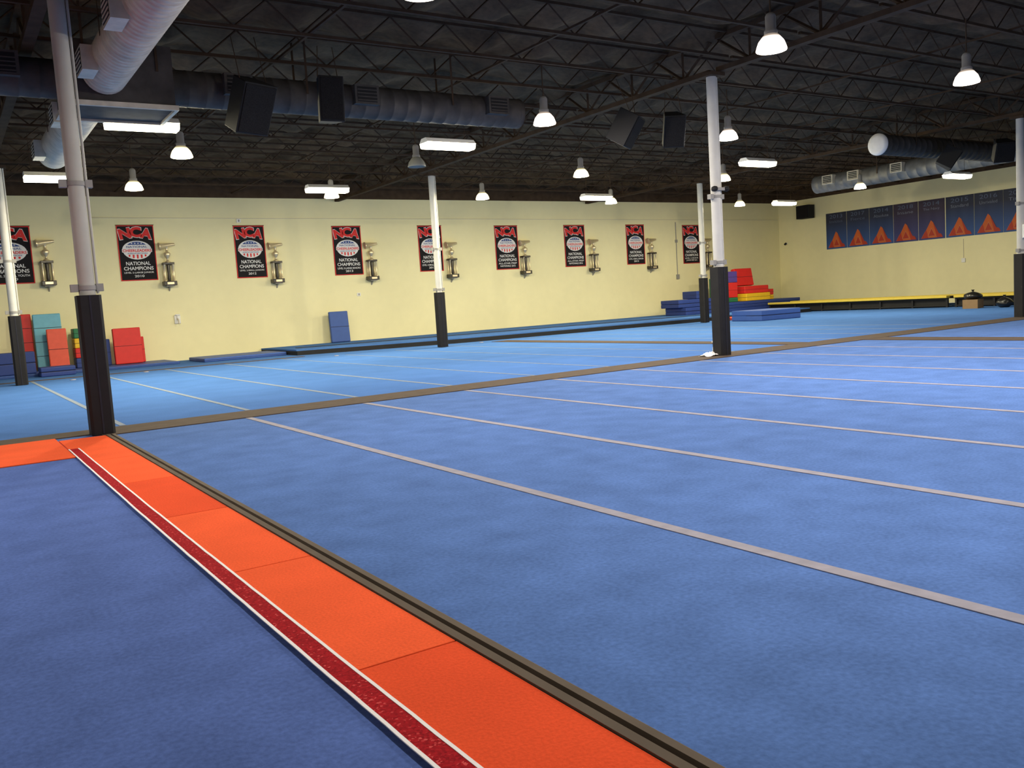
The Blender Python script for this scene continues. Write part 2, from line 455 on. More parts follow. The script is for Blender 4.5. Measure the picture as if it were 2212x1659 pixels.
straps(t, [(2.68, 10, 5.5, 'y'), (2.68, 13.6, 5.5, 'y')], .345)
t = thing('spiral_duct', 'silver spiral duct continuing behind the plenum box towards the back wall', 'air duct', (2.68, 20, 5.5))
mb = MB(); duct_mesh(mb, (2.68, 16.86, 5.5), (2.68, 23, 5.5), .33, 'galv', .15, .014); mb.build('pipe', t, world=True)
for y in (18.5, 22.2): outlet(t, (2.30, y, 5.42), .22, .55, .36, 'galv', 'x-')
straps(t, [(2.68, 20.5, 5.5, 'y')], .345)
t = thing('duct_plenum', 'square sheet metal plenum box where the two left ducts cross', 'plenum box', (2.85, 16.2, 4.98))
mb = MB(); mb.box(2.1, 15.6, 5.02, 3.75, 16.8, 6.02, 'galv_blue'); mb.build('casing', t, world=True)
mb = MB()
for x0, y0, x1, y1 in ((2.06, 15.56, 3.79, 15.62), (2.06, 16.78, 3.79, 16.84), (2.06, 15.62, 2.12, 16.78), (3.73, 15.62, 3.79, 16.78)): mb.box(x0, y0, 4.98, x1, y1, 5.06, 'galv')
mb.build('flange', t, world=True)
straps(t, [(2.4, 16.2, 5.6, 'x'), (3.5, 16.2, 5.6, 'x')], .62)
t = thing('spiral_duct', 'long dark blue-grey spiral duct crossing behind the two big speakers', 'air duct', (7, 16.2, 5.5))
mb = MB(); duct_mesh(mb, (3.80, 16.2, 5.5), (11.1, 16.2, 5.5), .31, 'galv_blue', .3, .005); mb.build('pipe', t, world=True)
for x in (4.9, 7.35, 10.35): outlet(t, (x, 15.86, 5.55), .5, .2, .36, 'galv_blue', 'y-')
straps(t, [(6.2, 16.2, 5.5, 'x'), (9.3, 16.2, 5.5, 'x')], .325)
t = thing('spiral_duct', 'short dark duct left of the plenum box at the left frame edge', 'air duct', (-1, 16.2, 5.5))
mb = MB(); duct_mesh(mb, (-4.5, 16.2, 5.5), (2.05, 16.2, 5.5), .31, 'galv_blue', .3, .005); mb.build('pipe', t, world=True)
outlet(t, (1.2, 15.86, 5.6), .6, .2, .38, 'galv_blue', 'y-'); straps(t, [(-1.5, 16.2, 5.5, 'x')], .325)
t = thing('spiral_duct', 'grey duct with vents above the row of banners at far right', 'air duct', (31.8, 18, 5.5))
mb = MB(); duct_mesh(mb, (31.8, 6, 5.5), (31.8, 24.3, 5.5), .36, 'galv_mid', .4, .006); mb.build('pipe', t, world=True)
for y in (23.4, 22.2, 20.3, 15.6): outlet(t, (31.40, y, 5.58), .24, .5, .36, 'galv', 'x-')
straps(t, [(31.8, 12, 5.5, 'y'), (31.8, 21.2, 5.5, 'y')], .375)
t = thing('spiral_duct', 'short dark duct with a round white end cap at upper right', 'air duct', (28, 16.6, 5.5))
mb = MB(); duct_mesh(mb, (24.7, 16.6, 5.5), (31.4, 16.6, 5.5), .31, 'galv_blue', .3, .005); mb.build('pipe', t, world=True)
mb = MB(); mb.lathe([(.05, -.05), (.22, -.04), (.33, 0), (.33, .06)], 'cap_white', 28, Matrix.Translation((24.66, 16.6, 5.5)) @ Matrix.Rotation(PI/2, 4, 'Y')); mb.build('end_cap', t, world=True)
straps(t, [(26.2, 16.6, 5.5, 'x')], .325)

# ------------------------------------------------------------------ lamps
def area(parent, z, size, power, col, rect=None):
    l = bpy.data.lights.new('lamp_light', 'AREA'); l.energy = power; l.color = col
    if rect: l.shape = 'RECTANGLE'; l.size, l.size_y = rect
    else: l.shape = 'DISK'; l.size = size
    o = bpy.data.objects.new('lamp_light', l); C.objects.link(o); o.parent = parent; o.location = (0, 0, z); return o
def point(parent, z, power, col, r=.15):
    l = bpy.data.lights.new('bulb_light', 'POINT'); l.energy = power; l.color = col; l.shadow_soft_size = r
    o = bpy.data.objects.new('bulb_light', l); C.objects.link(o); o.parent = parent; o.location = (0, 0, z); return o
WARM = (1, .89, .61); PINK = (1, .91, .82)
PW, UP = 160, 470
def high_bay(px, py, label, on=True):
    X, Y = F(px, py, 5.05)
    near = Y < 16
    t = thing('high_bay_lamp', label, 'lamp', (X, Y, 4.95), group='round high bay lamps')
    rm = ('refl_pink' if near else 'refl_warm') if on else 'refl_off'
    MB().lathe([(.225, 0), (.23, .01), (.22, .05), (.19, .13), (.12, .22), (.09, .24), (.085, .23), (.11, .205), (.175, .12), (.21, .03), (.215, .0)], rm, 28, cap=False).build('reflector', t)
    mb = MB(); mb.lathe([(.09, .235), (.10, .25), (.10, .29), (.08, .31), (.08, .50), (.06, .54), (.02, .56)], 'grey_plastic', 18); mb.build('ballast_housing', t)
    MB().rod((0, 0, .55), (0, 0, 1.17), .012, 'steel_dark').build('hanging_rod', t)
    MB().lathe([(.02, .055), (.13, .058), (.185, .075), (.185, .08)], ('lens_pink' if near else 'lens_warm') if on else 'refl_off', 28).build('lens', t)
    if on:
        c = PINK if near else WARM
        k = .62 if near else 1.0
        area(t, .045, .34, PW*k, c); point(t, -.012, UP*k, c, .05)
    return t
for a in [
    (1666, 95, 'largest bright round lamp hanging at upper right over the near floor'),
    (2088, 168, 'bright round lamp near the upper right corner of the frame'),
    (1176, 258, 'round lamp hanging by the free end of the long dark duct'),
    (1573, 292, 'upper round lamp just right of the middle column'),
    (1563, 384, 'lower round lamp partly behind the middle column'),
    (392, 330, 'round lamp right below the long light beside the silver duct'),
    (1255, 374, 'round lamp between the long duct and the middle column'),
    (289, 402, 'round lamp above the level 2 large junior banner'),
    (1042, 424, 'round lamp above the sixth banner on the back wall'),
    (1320, 434, 'round lamp beside a long light above the eighth banner'),
    (1598, 440, 'round lamp right of the distant column near the corner'),
    (1858, 402, 'small round lamp under the vented duct at right'),
    (716, 420, 'round lamp close behind a long light above the fourth banner'),
    (907, -30, 'round lamp cut by the top edge of the frame')]:
    high_bay(*a)
high_bay(900, 352, 'unlit grey round lamp left of the slim back column', on=False)
for x, y in ((4.9, 2.6), (10.4, 2.6), (16, 2.8), (21.6, 8.8), (29, 8.8), (12, 6.2), (-3, 9), (-3, 20)):
    l = area(None, 4.95, .5, 210, PINK); l.location = (x, y, 4.95)

def strip_light(px, py, label, z=5.0):
    X, Y = F(px, py, z)
    t = thing('fluorescent_light', label, 'light', (X, Y, z-.07), group='long fluorescent lights')
    MB().prism([(-.2, .12), (.2, .12), (.1, .22), (-.1, .22)], -.62, .62, 'white_plastic', 'x').build('housing', t)
    MB().prism([(-.17, .02), (-.12, 0), (.12, 0), (.17, .02), (.2, .118), (-.2, .118)], -.61, .61, 'tube_lens', 'x').build('diffuser', t)
    for s in (-.45, .45): MB().rod((s, 0, .22), (s, 0, 6.12-z), .006, 'steel_dark', 6).build('hanging_wire', t)
    area(t, -.02, 0, 130, (1, .91, .66), rect=(1.2, .34))
for a in [(307, 273, 'long light right of the silver duct, nearest of the long lights'),
          (968, 316, 'long light above the slim back column'),
          (115, 387, 'long light at far left between the two left columns'),
          (707, 411, 'long light above the level 5 large seniors banner'),
          (1288, 428, 'long light above the seventh and eighth banners'),
          (1637, 354, 'long light right of the middle column'),
          (1694, 440, 'long light above the corner of the room'),
          (2068, 381, 'long light above the dark blue banners at far right', 4.8)]:
    strip_light(*a)

# ------------------------------------------------------------------ speakers
def speaker(px, py, z, w, h, d, rz, tilt, label, Y=None):
    if Y is None: X, Y = F(px, py, z)
    else: X, z = P(px, py, Y)
    t = thing('loudspeaker', label, 'speaker', (X, Y, z))
    R = Matrix.Rotation(rz, 4, 'Z') @ Matrix.Rotation(tilt, 4, 'X')
    mb = MB(); mb.T = R
    mb.prism([(-w/2, -d/2), (w/2, -d/2), (w*.32, d/2), (-w*.32, d/2)], -h/2, h/2, 'black', 'z'); mb.build('cabinet', t, bevel=.015)
    mb = MB(); mb.T = R; mb.box(-w/2+.03, -d/2-.02, -h/2+.03, w/2-.03, -d/2-.001, h/2-.03, 'grille'); mb.build('grille', t, bevel=.008)
    for s in (-1, 1):
        p = R @ Vector((s*w*.4, 0, h/2)); q = Vector((s*w*.3, 0, 6.15-z))
        MB().rod(p, q, .008, 'steel_dark', 6).build('hanging_cable', t)
speaker(536, 228, 5.2, .66, .85, .5, .35, .45, 'big tilted black loudspeaker hanging nearest the plenum box', Y=15.0)
speaker(710, 216, 5.2, .46, .78, .4, -.1, .1, 'upright black loudspeaker hanging before the long dark duct', Y=15.1)
speaker(1350, 277, 5.1, .62, .72, .5, .6, .55, 'tilted black loudspeaker left of the pair beside the middle column')
speaker(1452, 280, 5.1, .50, .72, .45, -.5, .4, 'black loudspeaker right of the pair, nearest the middle column')
speaker(2049, 340, 5.1, .78, .62, .5, .6, .6, 'tilted black loudspeaker before the right duct')
speaker(2165, 325, 5.1, .60, .62, .5, -.7, .4, 'black loudspeaker hanging close to the right frame edge')
Ys, zs = RW(1741, 458, XR-.3)
t = thing('loudspeaker', 'small black speaker box mounted on the right wall by the corner', 'speaker', (XR-.002, Ys, zs))
MB().box(-.62, -.42, -.36, -.12, .42, .36, 'black').build('cabinet', t, bevel=.02)
MB().box(-.64, -.38, -.32, -.62, .38, .32, 'grille').build('grille', t)
MB().box(-.12, -.08, -.1, 0, .08, .1, 'steel_dark').build('bracket', t)

# ------------------------------------------------------------------ champion banners and trophies
def champion_banner(pxl, pxr, pt, pb, l1, year, label, width=None):
    pc = (pxl+pxr)/2
    lean = (pb-pt)*(.063+(1106-pc)*5.1e-5)      # the camera roll tilts verticals: pxl is the top left, pxr the bottom right corner
    pxr -= lean; pc = (pxl+pxr)/2
    Xc, zt = P(pc, pt, YB); zb = P(pc+lean, pb, YB)[1]
    W = (P(pxr, pt, YB)[0]-P(pxl, pt, YB)[0]) if width is None else width
    if width is not None: Xc = P(pxr, pt, YB)[0]-W/2
    H = zt-zb
    t = thing('champion_banner', label, 'banner', (Xc, YB, zb), group='champion banners on the back wall')
    MB().box(-W/2, -.022, 0, W/2, -.001, H, 'black_cloth').build('cloth', t)
    mb = MB(); b = .030
    for q in ((-W/2, 0, W/2, b), (-W/2, H-b, W/2, H), (-W/2, b, -W/2+b, H-b), (W/2-b, b, W/2, H-b)):
        mb.box(q[0], -.027, q[1], q[2], -.022, q[3], 'red_print')
    mb.build('border', t)
    MB().rod((-W/2-.02, -.012, H+.012), (W/2+.02, -.012, H+.012), .012, 'steel_dark').build('hanging_rod', t)
    # emblem
    mb = MB(); S = W*.36; cz = H*.555; sh = H*.168
    def fl(pts, y, m_): mb.poly([(p[0], y, p[1]) for p in pts], m_)
    def shield(k):
        a = []
        for i in range(28):
            th = 2*PI*i/28; r = 1.0+(.05 if math.sin(th) > 0 else .02)*math.cos(2*th)
            a.append((S*k*r*math.cos(th), cz+sh*k*r*math.sin(th)))
        return a
    def part_shield(k, lo, hi):
        pts = []
        n = 16
        for i in range(n+1):
            z = lo+(hi-lo)*i/n; pts.append((S*k*math.sqrt(max(0, 1-(z)**2)), cz+sh*k*z))
        return pts+[(-p[0], p[1]) for p in reversed(pts)]
    fl(shield(1.05), -.0235, 'white_print'); fl(part_shield(.90, .62, .995), -.0245, 'blue_print')
    for i in range(5):                           # narrow red stripes in the lower part
        x = (-.60+.30*i)*S; q = sh*.92*math.sqrt(max(.05, 1-(x/S/.95)**2))
        if q > sh*.56: fl([(x-S*.07, cz-sh*.50), (x+S*.07, cz-sh*.50), (x+S*.06, cz-q), (x-S*.06, cz-q)], -.0262, 'red_print')
    for i in range(4):
        x = (-.36+.24*i)*S; z = cz+sh*.72; r = S*.08
        pts = [(x+(r if j % 2 == 0 else r*.42)*math.sin(PI*j/5), z+(r if j % 2 == 0 else r*.42)*math.cos(PI*j/5)) for j in range(10)]
        fl(pts, -.0265, 'white_print')
    fl([(-S*1.12, cz+sh*.12), (S*1.12, cz+sh*.12), (S*1.12, cz-sh*.24), (-S*1.12, cz-sh*.24)], -.0275, 'white_print')
    mb.text('NATIONAL', 0, cz+sh*.34, S*1.55, sh*.22, -.029, 'blue_print', .015)
    mb.text('CHEERLEADERS', 0, cz-sh*.06, S*2.15, sh*.30, -.029, 'red_print', .03)
    mb.text('ASSOCIATION', 0, cz-sh*.37, S*1.5, sh*.15, -.029, 'blue_print', .01)
    mb.build('emblem', t)
    mb = MB(); hN = H*.20
    for ch, x, z, r in (('N', -W*.29, H*.852, .17), ('C', 0, H*.878, 0), ('A', W*.29, H*.852, -.17)):
        mb.text(ch, x, z, W*.35, hN*1.04, -.0245, 'white_print', .06, r)
        mb.text(ch, x, z, W*.320, hN*.94, -.026, 'red_print', .055, r)
    mb.build('heading', t)
    mb = MB()
    mb.text('NATIONAL', 0, H*.312, W*.66, H*.066, -.026, 'white_print', .016)
    mb.text('CHAMPIONS', 0, H*.222, W*.80, H*.066, -.026, 'white_print', .016)
    mb.build('title_lettering', t)
    MB().text(l1, 0, H*.142, W*.80, H*.038, -.026, 'white_print', .012).build('level_lettering', t)
    MB().text(year, 0, H*.082, W*(.26 if len(year) < 6 else .66), H*.042, -.026, 'white_print', .012).build('year_lettering', t)
BN = [(0, 77, 489, 613, 'LEVEL 2-SMALL YOUTH', '2010', 'black and red champion banner cut by the left frame edge', 1.36),
      (250, 343, 487, 606, 'LEVEL 2-LARGE JUNIOR', '2010', 'black and red champion banner reading level 2 large junior 2010', None),
      (503, 579, 488, 600, 'LEVEL 2-SMALL JUNIORS', '2012', 'black and red champion banner reading small juniors 2012', None),
      (716, 786, 489, 594, 'LEVEL 5-LARGE SENIORS', '2013', 'black and red champion banner reading large seniors 2013', None),
      (901, 959, 488, 586, 'LEVEL 4-SMALL SENIORS', '2013', 'black and red champion banner partly behind the slim back column', None),
      (1067, 1122, 488, 582, 'ALL-STAR PREP', 'NATIONALS 2015', 'black champion banner reading all-star prep nationals 2015', None),
      (1217, 1266, 487, 576, 'ALL-STAR PREP', 'NATIONALS 2016', 'black champion banner reading all-star prep nationals 2016', None),
      (1351, 1394, 486, 571, 'LEVEL 3-SMALL SENIORS', '2015', 'black champion banner second from the corner on the back wall', None),
      (1473, 1512, 487, 569, 'LEVEL 2-SENIOR', 'JUNIOR PREP 2016', 'black champion banner nearest the corner, beside the distant column', None)]
for b in BN: champion_banner(*b)

def make_trophy(loc, label):
    t = thing('trophy', label, 'trophy', loc, group='megaphone trophies on the back wall')
    mb = MB(); mb.box(-.14, -.32, -.03, .14, 0, -.001, 'grey_plastic'); mb.prism([(0, -.20), (0, -.03), (-.20, -.03)], -.02, .02, 'grey_plastic', 'x'); mb.build('wall_bracket', t)
    MB().box(-.23, -.36, 0, .23, -.01, .16, 'dark_wood').build('base', t, bevel=.02)
    MB().box(-.12, -.369, .04, .12, -.355, .12, 'gold').build('plaque', t)
    for x in (-.15, .15):
        for y in (-.28, -.09): MB().lathe([(.042, .16), (.042, .18), (.030, .20), (.030, .72), (.042, .74), (.042, .76)], 'gold', 12, Matrix.Translation((x, y, 0))).build('pillar', t)
    MB().lathe([(.05, .16), (.065, .25), (.05, .45), (.065, .65), (.05, .76)], 'dark_wood', 14, Matrix.Translation((0, -.185, 0))).build('center_post', t)
    MB().box(-.20, -.33, .76, .20, -.04, .84, 'dark_wood').build('upper_platform', t, bevel=.015)
    MB().lathe([(.10, .84), (.10, .87), (.045, .90), (.035, .98), (.10, 1.06), (.125, 1.16), (.10, 1.2), (.045, 1.22), (.045, 1.34), (.07, 1.40)], 'gold', 18, Matrix.Translation((0, -.185, 0))).build('cup', t)
    mb = MB(); mt = Matrix.Translation((.30, -.185, 1.50)) @ Matrix.Rotation(-PI/2-.13, 4, 'Y')
    mb.lathe([(.035, 0), (.05, .02), (.05, .05), (.055, .06), (.125, .52), (.145, .53), (.145, .57)], 'gold', 20, mt); mb.build('megaphone', t)
    return t
TR = [(106, 617, 'right of the left edge champion banner'), (367, 617, 'right of the level 2 large junior banner'), (600, 611, 'right of the small juniors 2012 banner'), (805, 605, 'right of the large seniors 2013 banner'),
      (978, 600, 'right of the slim back column'), (1136, 592, 'right of the all-star prep nationals 2015 banner'), (1284, 586, 'right of the all-star prep nationals 2016 banner'), (1409, 581, 'right of the second banner from the corner'), (1529, 578, 'behind the distant column')]
proto = None
for px, py, nm in TR:
    X, z = P(px, py, YB-.15)
    lb = 'gold megaphone trophy on the wall %s' % nm
    if proto is None: proto = make_trophy((X, YB-.001, z), lb)
    else: dup(proto, (X, YB-.001, z), lb)

# ------------------------------------------------------------------ right wall banners
SB = [(1784, 1828, '2013', 'Invictus'), (1829, 1877, '2017', 'Fierce'), (1878, 1929, '2014', 'Absolute'), (1930, 1983, '2018', 'Insane'), (1984, 2041, '2014', 'The Navy'), (2043, 2104, '2015', 'Standard'), (2105, 2167, '2016', 'Unrivaled'), (2168, 2230, '2016', 'Titans')]
for k, (a, b, t1, t2) in enumerate(SB):
    y0, _ = RW(a, 459, XR); y1, _ = RW(b+.4, 459, XR)
    zt = 5.04; zb = 3.12
    W = abs(y1-y0)-.002; H = zt-zb
    t = thing('mountain_banner', '%s dark blue orange mountain banner from the corner on the right wall' % ORD[k], 'banner', (XR, (y0+y1)/2, zb), -PI/2, group='mountain banners on the right wall')
    vs = []; fs = []; n = 12
    for i in range(n+1):
        x = -W/2+W*i/n
        vs += [(x, -.012-.008*math.sin(i*1.3+k), 0), (x, -.012-.008*math.sin(i*1.3+k), H)]
    fs = [(2*i, 2*i+2, 2*i+3, 2*i+1) for i in range(n)]
    MB().add(vs, fs, 'summit_plum' if k in (3, 4) else 'summit_cloth', True).build('cloth', t)
    mb = MB()
    def tri(pts, y, m_): mb.poly([(p[0]*W, y, p[1]*H) for p in pts], m_)
    tri([(-.40, .04), (.42, .04), (.36, .12), (.27, .14), (.06, .43), (-.02, .48), (-.2, .25), (-.28, .18)], -.026, 'summit_orange')
    tri([(.42, .04), (.20, .04), (.06, .43), (.27, .14), (.36, .12)], -.028, 'summit_red')
    tri([(-.38, .04), (-.12, .04), (-.2, .25), (-.28, .17)], -.028, 'summit_red')
    tri([(-.15, .08), (.15, .08), (.0, .29)], -.030, 'summit_pale'); tri([(-.13, .088), (.13, .088), (.0, .272)], -.032, 'summit_red')
    mb.build('mountain_emblem', t)
    MB().text(t1, 0, .90*H, W*.62, H*.10, -.026, 'summit_text', 0).build('year_lettering', t)
    MB().text(t2, 0, .76*H, W*.62, H*.075, -.026, 'summit_script' if k > 1 else 'summit_text', -.008).build('script_lettering', t)

# ------------------------------------------------------------------ wall fittings
z = P(900, 472, YB)[1]
o = MB().rod((4.5, YB-.015, z+.05), (XR-.1, YB-.015, z-.15), .014, 'wall_other', 6).build('wall_conduit'); tag(o, 'thin horizontal conduit along the back wall above the banners', 'conduit')
X, z1 = P(1458, 480, YB); z0 = P(1458, 603, YB)[1]
t = thing('wall_conduit', 'vertical conduit with a switch box between the last two banners', 'conduit', (X, YB, z0))
MB().rod((0, -.025, .2), (0, -.025, z1-z0), .022, 'grey_plastic', 8).build('pipe', t)
MB().box(-.09, -.08, 0, .09, 0, .24, 'grey_plastic').build('switch_box', t); MB().box(-.07, -.06, 1.9, .07, 0, 2.05, 'grey_plastic').build('junction_box', t)
for px, py, lb in ((775, 636, 'small white outlet below the large seniors banner'), (515, 477, 'small junction box above the small juniors banner')):
    X, z = P(px, py, YB); t = thing('wall_outlet', lb, 'outlet', (X, YB, z))
    MB().box(-.08, -.03, -.07, .08, 0, .07, 'white_plastic').build('plate', t, bevel=.01); MB().box(-.03, -.034, -.04, .03, -.03, .04, 'grey_plastic').build('socket', t)
X, z = P(383, 690, YB)
t = thing('wall_spigot', 'small white wall fixture with chrome spout below the first trophy', 'wall fixture', (X, YB, z))
MB().box(-.11, -.05, -.16, .11, 0, .16, 'white_plastic').build('back_plate', t, bevel=.02)
mb = MB(); mb.rod((0, -.05, .02), (0, -.2, -.02), .03, 'galv', 10); mb.rod((0, -.2, -.02), (0, -.22, -.16), .028, 'galv', 10); mb.build('spout', t)
mb = MB(); mb.rod((0, -.1, .03), (0, -.1, .16), .02, 'white_plastic', 8); mb.rod((-.08, -.1, .17), (.08, -.1, .17), .025, 'white_plastic', 8); mb.build('handle', t)
yy, z = RW(2082, 562, XR)
t = thing('wall_outlet', 'small outlet box with conduit below the right wall banners', 'outlet', (XR, yy, z))
MB().box(-.06, -.09, -.1, 0, .09, .1, 'white_plastic').build('box', t, bevel=.01); MB().rod((-.02, 0, .1), (-.02, 0, 1.0), .014, 'wall_other', 6).build('conduit', t)
yy, z = RW(1690, 527, XR)
t = thing('security_camera', 'tiny dark camera in the corner of the room', 'camera', (XR, YB-.5, z))
MB().box(-.06, -.05, -.05, 0, .05, .05, 'white_plastic').build('mount', t); MB().rod((-.06, 0, 0), (-.25, -.1, -.05), .06, 'black', 12).build('camera_head', t)

# ------------------------------------------------------------------ tumbling deck, mats
def mat_block(name, label, cat, x0, x1, y0, y1, z0, z1, m, layers=1, lean=0, folds=0, rz=0, group=None, bev=.03):
    """foam mat: cover (bevelled) plus seams; lean tips the panel back against the wall behind it"""
    w, d, h = x1-x0, y1-y0, z1-z0
    t = thing(name, label, cat, ((x0+x1)/2, y0, z0), rz, group)
    R = Matrix.Translation((0, 0, d*math.sin(lean)+.001)) @ Matrix.Rotation(-lean, 4, 'X')
    for i in range(layers):
        mb = MB(); mb.T = R; mb.box(-w/2, 0, h*i/layers+.001, w/2, d, h*(i+1)/layers-.001, m); mb.build('foam_panel' if layers > 1 else 'cover', t, bevel=min(bev, h/layers*.3, d*.3))
    if folds:
        for i in range(1, folds):
            mb = MB(); mb.T = R; z = h*i/folds; mb.box(-w/2-.002, -.003, z-.008, w/2+.002, .01, z+.008, 'seam'); mb.build('fold_seam', t)
    else:
        mb = MB(); mb.T = R; mb.box(-w/2-.003, -.003, h*.5-.006, w/2+.003, d*.5, h*.5+.006, 'seam'); mb.build('zip_seam', t)
    return t
t = thing('tumbling_deck', 'long raised blue tumbling deck with black side along the back wall', 'tumbling deck', (20, 30, 0))
def deckpoly(o): return [(10.5, 29.9+o), (16, 28.2+o), (27.3, 27.5+o), (35.3, 27.5+o), (35.3, 30.5), (39.0, 30.5), (39.0, YB-.01), (10.5, YB-.01)]
MB().prism(deckpoly(0), .0, .15, 'black', 'z').build('base', t, world=True)
MB().prism(deckpoly(.08), .151, .20, 'back_carpet', 'z').build('carpet_top', t, world=True)
mb = MB()
mb.prism([(11, 31.2), (30, 29.4), (30, 29.75), (11, 31.5)], .2005, .215, 'black', 'z'); mb.build('edge_seam', t, world=True)
t = thing('landing_mat', 'flat blue mat at the left end of the tumbling deck', 'mat', (8.9, 31.8, 0))
MB().box(-1.35, -.9, 0, 1.55, 1.3, .13, 'mid_blue_mat').build('cover', t, bevel=.03)
MB().box(-1.352, -.902, .055, 1.552, .2, .065, 'seam').build('zip_seam', t)
t = thing('landing_mat', 'low blue mat under the coloured mats at left', 'mat', (2, 32.6, 0))
MB().box(-4, -1, 0, 4.9, 1.39, .09, 'mid_blue_mat').build('cover', t, bevel=.02); MB().box(-4.002, -1.002, .04, 4.902, .2, .048, 'seam').build('zip_seam', t)

def pm(name, label, px0, py0, px1, py1, Y, d, m, z0=None, **k):
    xa, zt = P(px0, py0, Y); xb, zb = P(px1, py1, Y)
    if z0 is None: z0 = zb
    return mat_block(name, label, 'mat', xa, xb, Y, Y+d, z0, zt, m, **k)
Z1 = .092
pm('folding_mat', 'dark red mat behind the light blue mat beside the left edge column', 42, 680, 76, 765, 33.5, .2, 'red_mat', Z1, lean=.06, folds=4)
pm('folding_mat', 'tall light blue folding mat leaning on the wall at left', 70, 680, 144, 795, 33.2, .18, 'sky_mat', Z1, lean=.1, folds=4)
pm('folding_mat', 'coral red mat leaning in front of the light blue mat', 100, 712, 152, 790, 32.7, .16, 'coral_mat', Z1, lean=.08, folds=2)
pm('foam_block', 'dark blue foam block at the left frame edge by the column', -20, 766, 79, 800, 31.75, .7, 'blue_mat', Z1, layers=2)
pm('folding_mat', 'flat dark blue mat lying before the coral mat', 87, 795, 165, 808, 30.6, .8, 'blue_mat', 0, layers=2)
# striped stack behind the left column
xa, _ = P(162, 750, 32.9); xb, _ = P(215, 750, 32.9); z = Z1
_, ztop = P(175, 709, 32.9); hh = (ztop-z)/4
for m_, nm in (('blue_mat', 'blue foam block at the bottom of the striped stack'), ('red_mat', 'red foam block second from bottom of the striped stack'), ('yellow_mat', 'yellow foam block in the middle of the striped stack'), ('green_mat', 'dark green foam block on top of the striped stack')):
    mat_block('foam_block', nm, 'foam block', xa, xb, 32.9, 33.6, z, z+hh-.002, m_, group='striped foam stack behind the left column'); z += hh
pm('folding_mat', 'dark blue mat standing left of the bright red mat', 224, 733, 243, 793, 33.0, .6, 'blue_mat', Z1)
pm('folding_mat', 'bright red square mat leaning on the wall right of the left column', 243, 711, 312, 793, 32.7, .2, 'red_mat', Z1, lean=.08)
pm('folding_mat', 'red mat behind the bright red square mat, only its edge showing', 296, 728, 317, 791, 33.2, .2, 'red_mat', Z1, lean=.06)
X0, _ = P(712, 700, 33.6); X1, _ = P(752, 700, 33.6); zt = P(730, 673, 33.6)[1]
mat_block('folding_mat', 'blue mat standing alone against the back wall', 'mat', X0, X1, 33.45, 33.6, .201, zt, 'mid_blue_mat', lean=.09, folds=2)

# corner pile on the tumbling deck
mat_block('folding_mat', 'wide blue layered mat under the coloured corner pile', 'mat', 33.0, 38.4, 30.6, 33.2, .201, .66, 'blue_mat', layers=3)
mat_block('foam_block', 'green foam block under the tall red block in the corner pile', 'foam block', 33.2, 34.1, 31, 32, .664, .88, 'green_mat')
mat_block('foam_block', 'tall red foam block under the purple block in the corner pile', 'foam block', 33.2, 34.1, 31, 32, .884, 1.64, 'red_mat')
mat_block('foam_block', 'purple foam block on top of the red block in the corner', 'foam block', 33.2, 34.1, 31, 32, 1.644, 2.2, 'purple_mat')
mat_block('foam_block', 'yellow foam slab low in the corner pile', 'foam block', 34.5, 36.3, 30.8, 32.2, .664, 1.04, 'yellow_mat')
mat_block('foam_block', 'red foam slab on the yellow slab in the corner pile', 'foam block', 34.5, 36.3, 30.9, 32.2, 1.044, 1.42, 'red_mat')
mat_block('folding_mat', 'upright red panel mat on top of the corner pile', 'mat', 34.6, 35.9, 31.5, 31.75, 1.424, 2.32, 'red_mat', lean=.18, folds=2)
mat_block('foam_block', 'small red end block at the right of the corner pile', 'foam block', 36.36, 36.8, 31.0, 32.0, .90, 1.2, 'red_mat')
mat_block('foam_block', 'small yellow end block at the right of the corner pile', 'foam block', 36.36, 36.8, 31.0, 32.0, .664, .896, 'yellow_mat')
t = thing('foam_wedge', 'green foam wedge between the red block and the red panel', 'foam wedge', (34.3, 32.4, .664))
MB().prism([(-.16, 0), (.9, 0), (.3, 1.25), (-.16, 1.25)], 0, .6, 'green_mat', 'y').build('cover', t, bevel=.03)
MB().box(-.163, -.003, .5, .2, .3, .515, 'seam').build('zip_seam', t)
mat_block('folding_mat', 'lower blue folded mat left of the distant column', 'mat', 30.3, 32.8, 30.9, 32.3, .201, .56, 'blue_mat', layers=2, rz=.04)
mat_block('folding_mat', 'upper blue folded mat left of the distant column', 'mat', 30.0, 32.2, 31.0, 32.3, .566, .95, 'blue_mat', layers=2, rz=-.03)
mat_block('foam_block', 'dark blue block on top of the folded blue stack', 'foam block', 31.4, 32.2, 31.2, 32.2, .956, 1.33, 'blue_mat')
mat_block('folding_mat', 'flat orange red mat on the floor between column and blue crash mat', 'mat', 28.6, 30.3, 26.2, 27.2, .001, .12, 'coral_mat')
x, y = F(1678, 690)
mat_block('crash_mat', 'thick blue crash mat on the floor right of the middle column', 'mat', x-1.0, x+1.1, y-.2, y+1.6, .001, .42, 'mid_blue_mat', layers=2, rz=-.12)

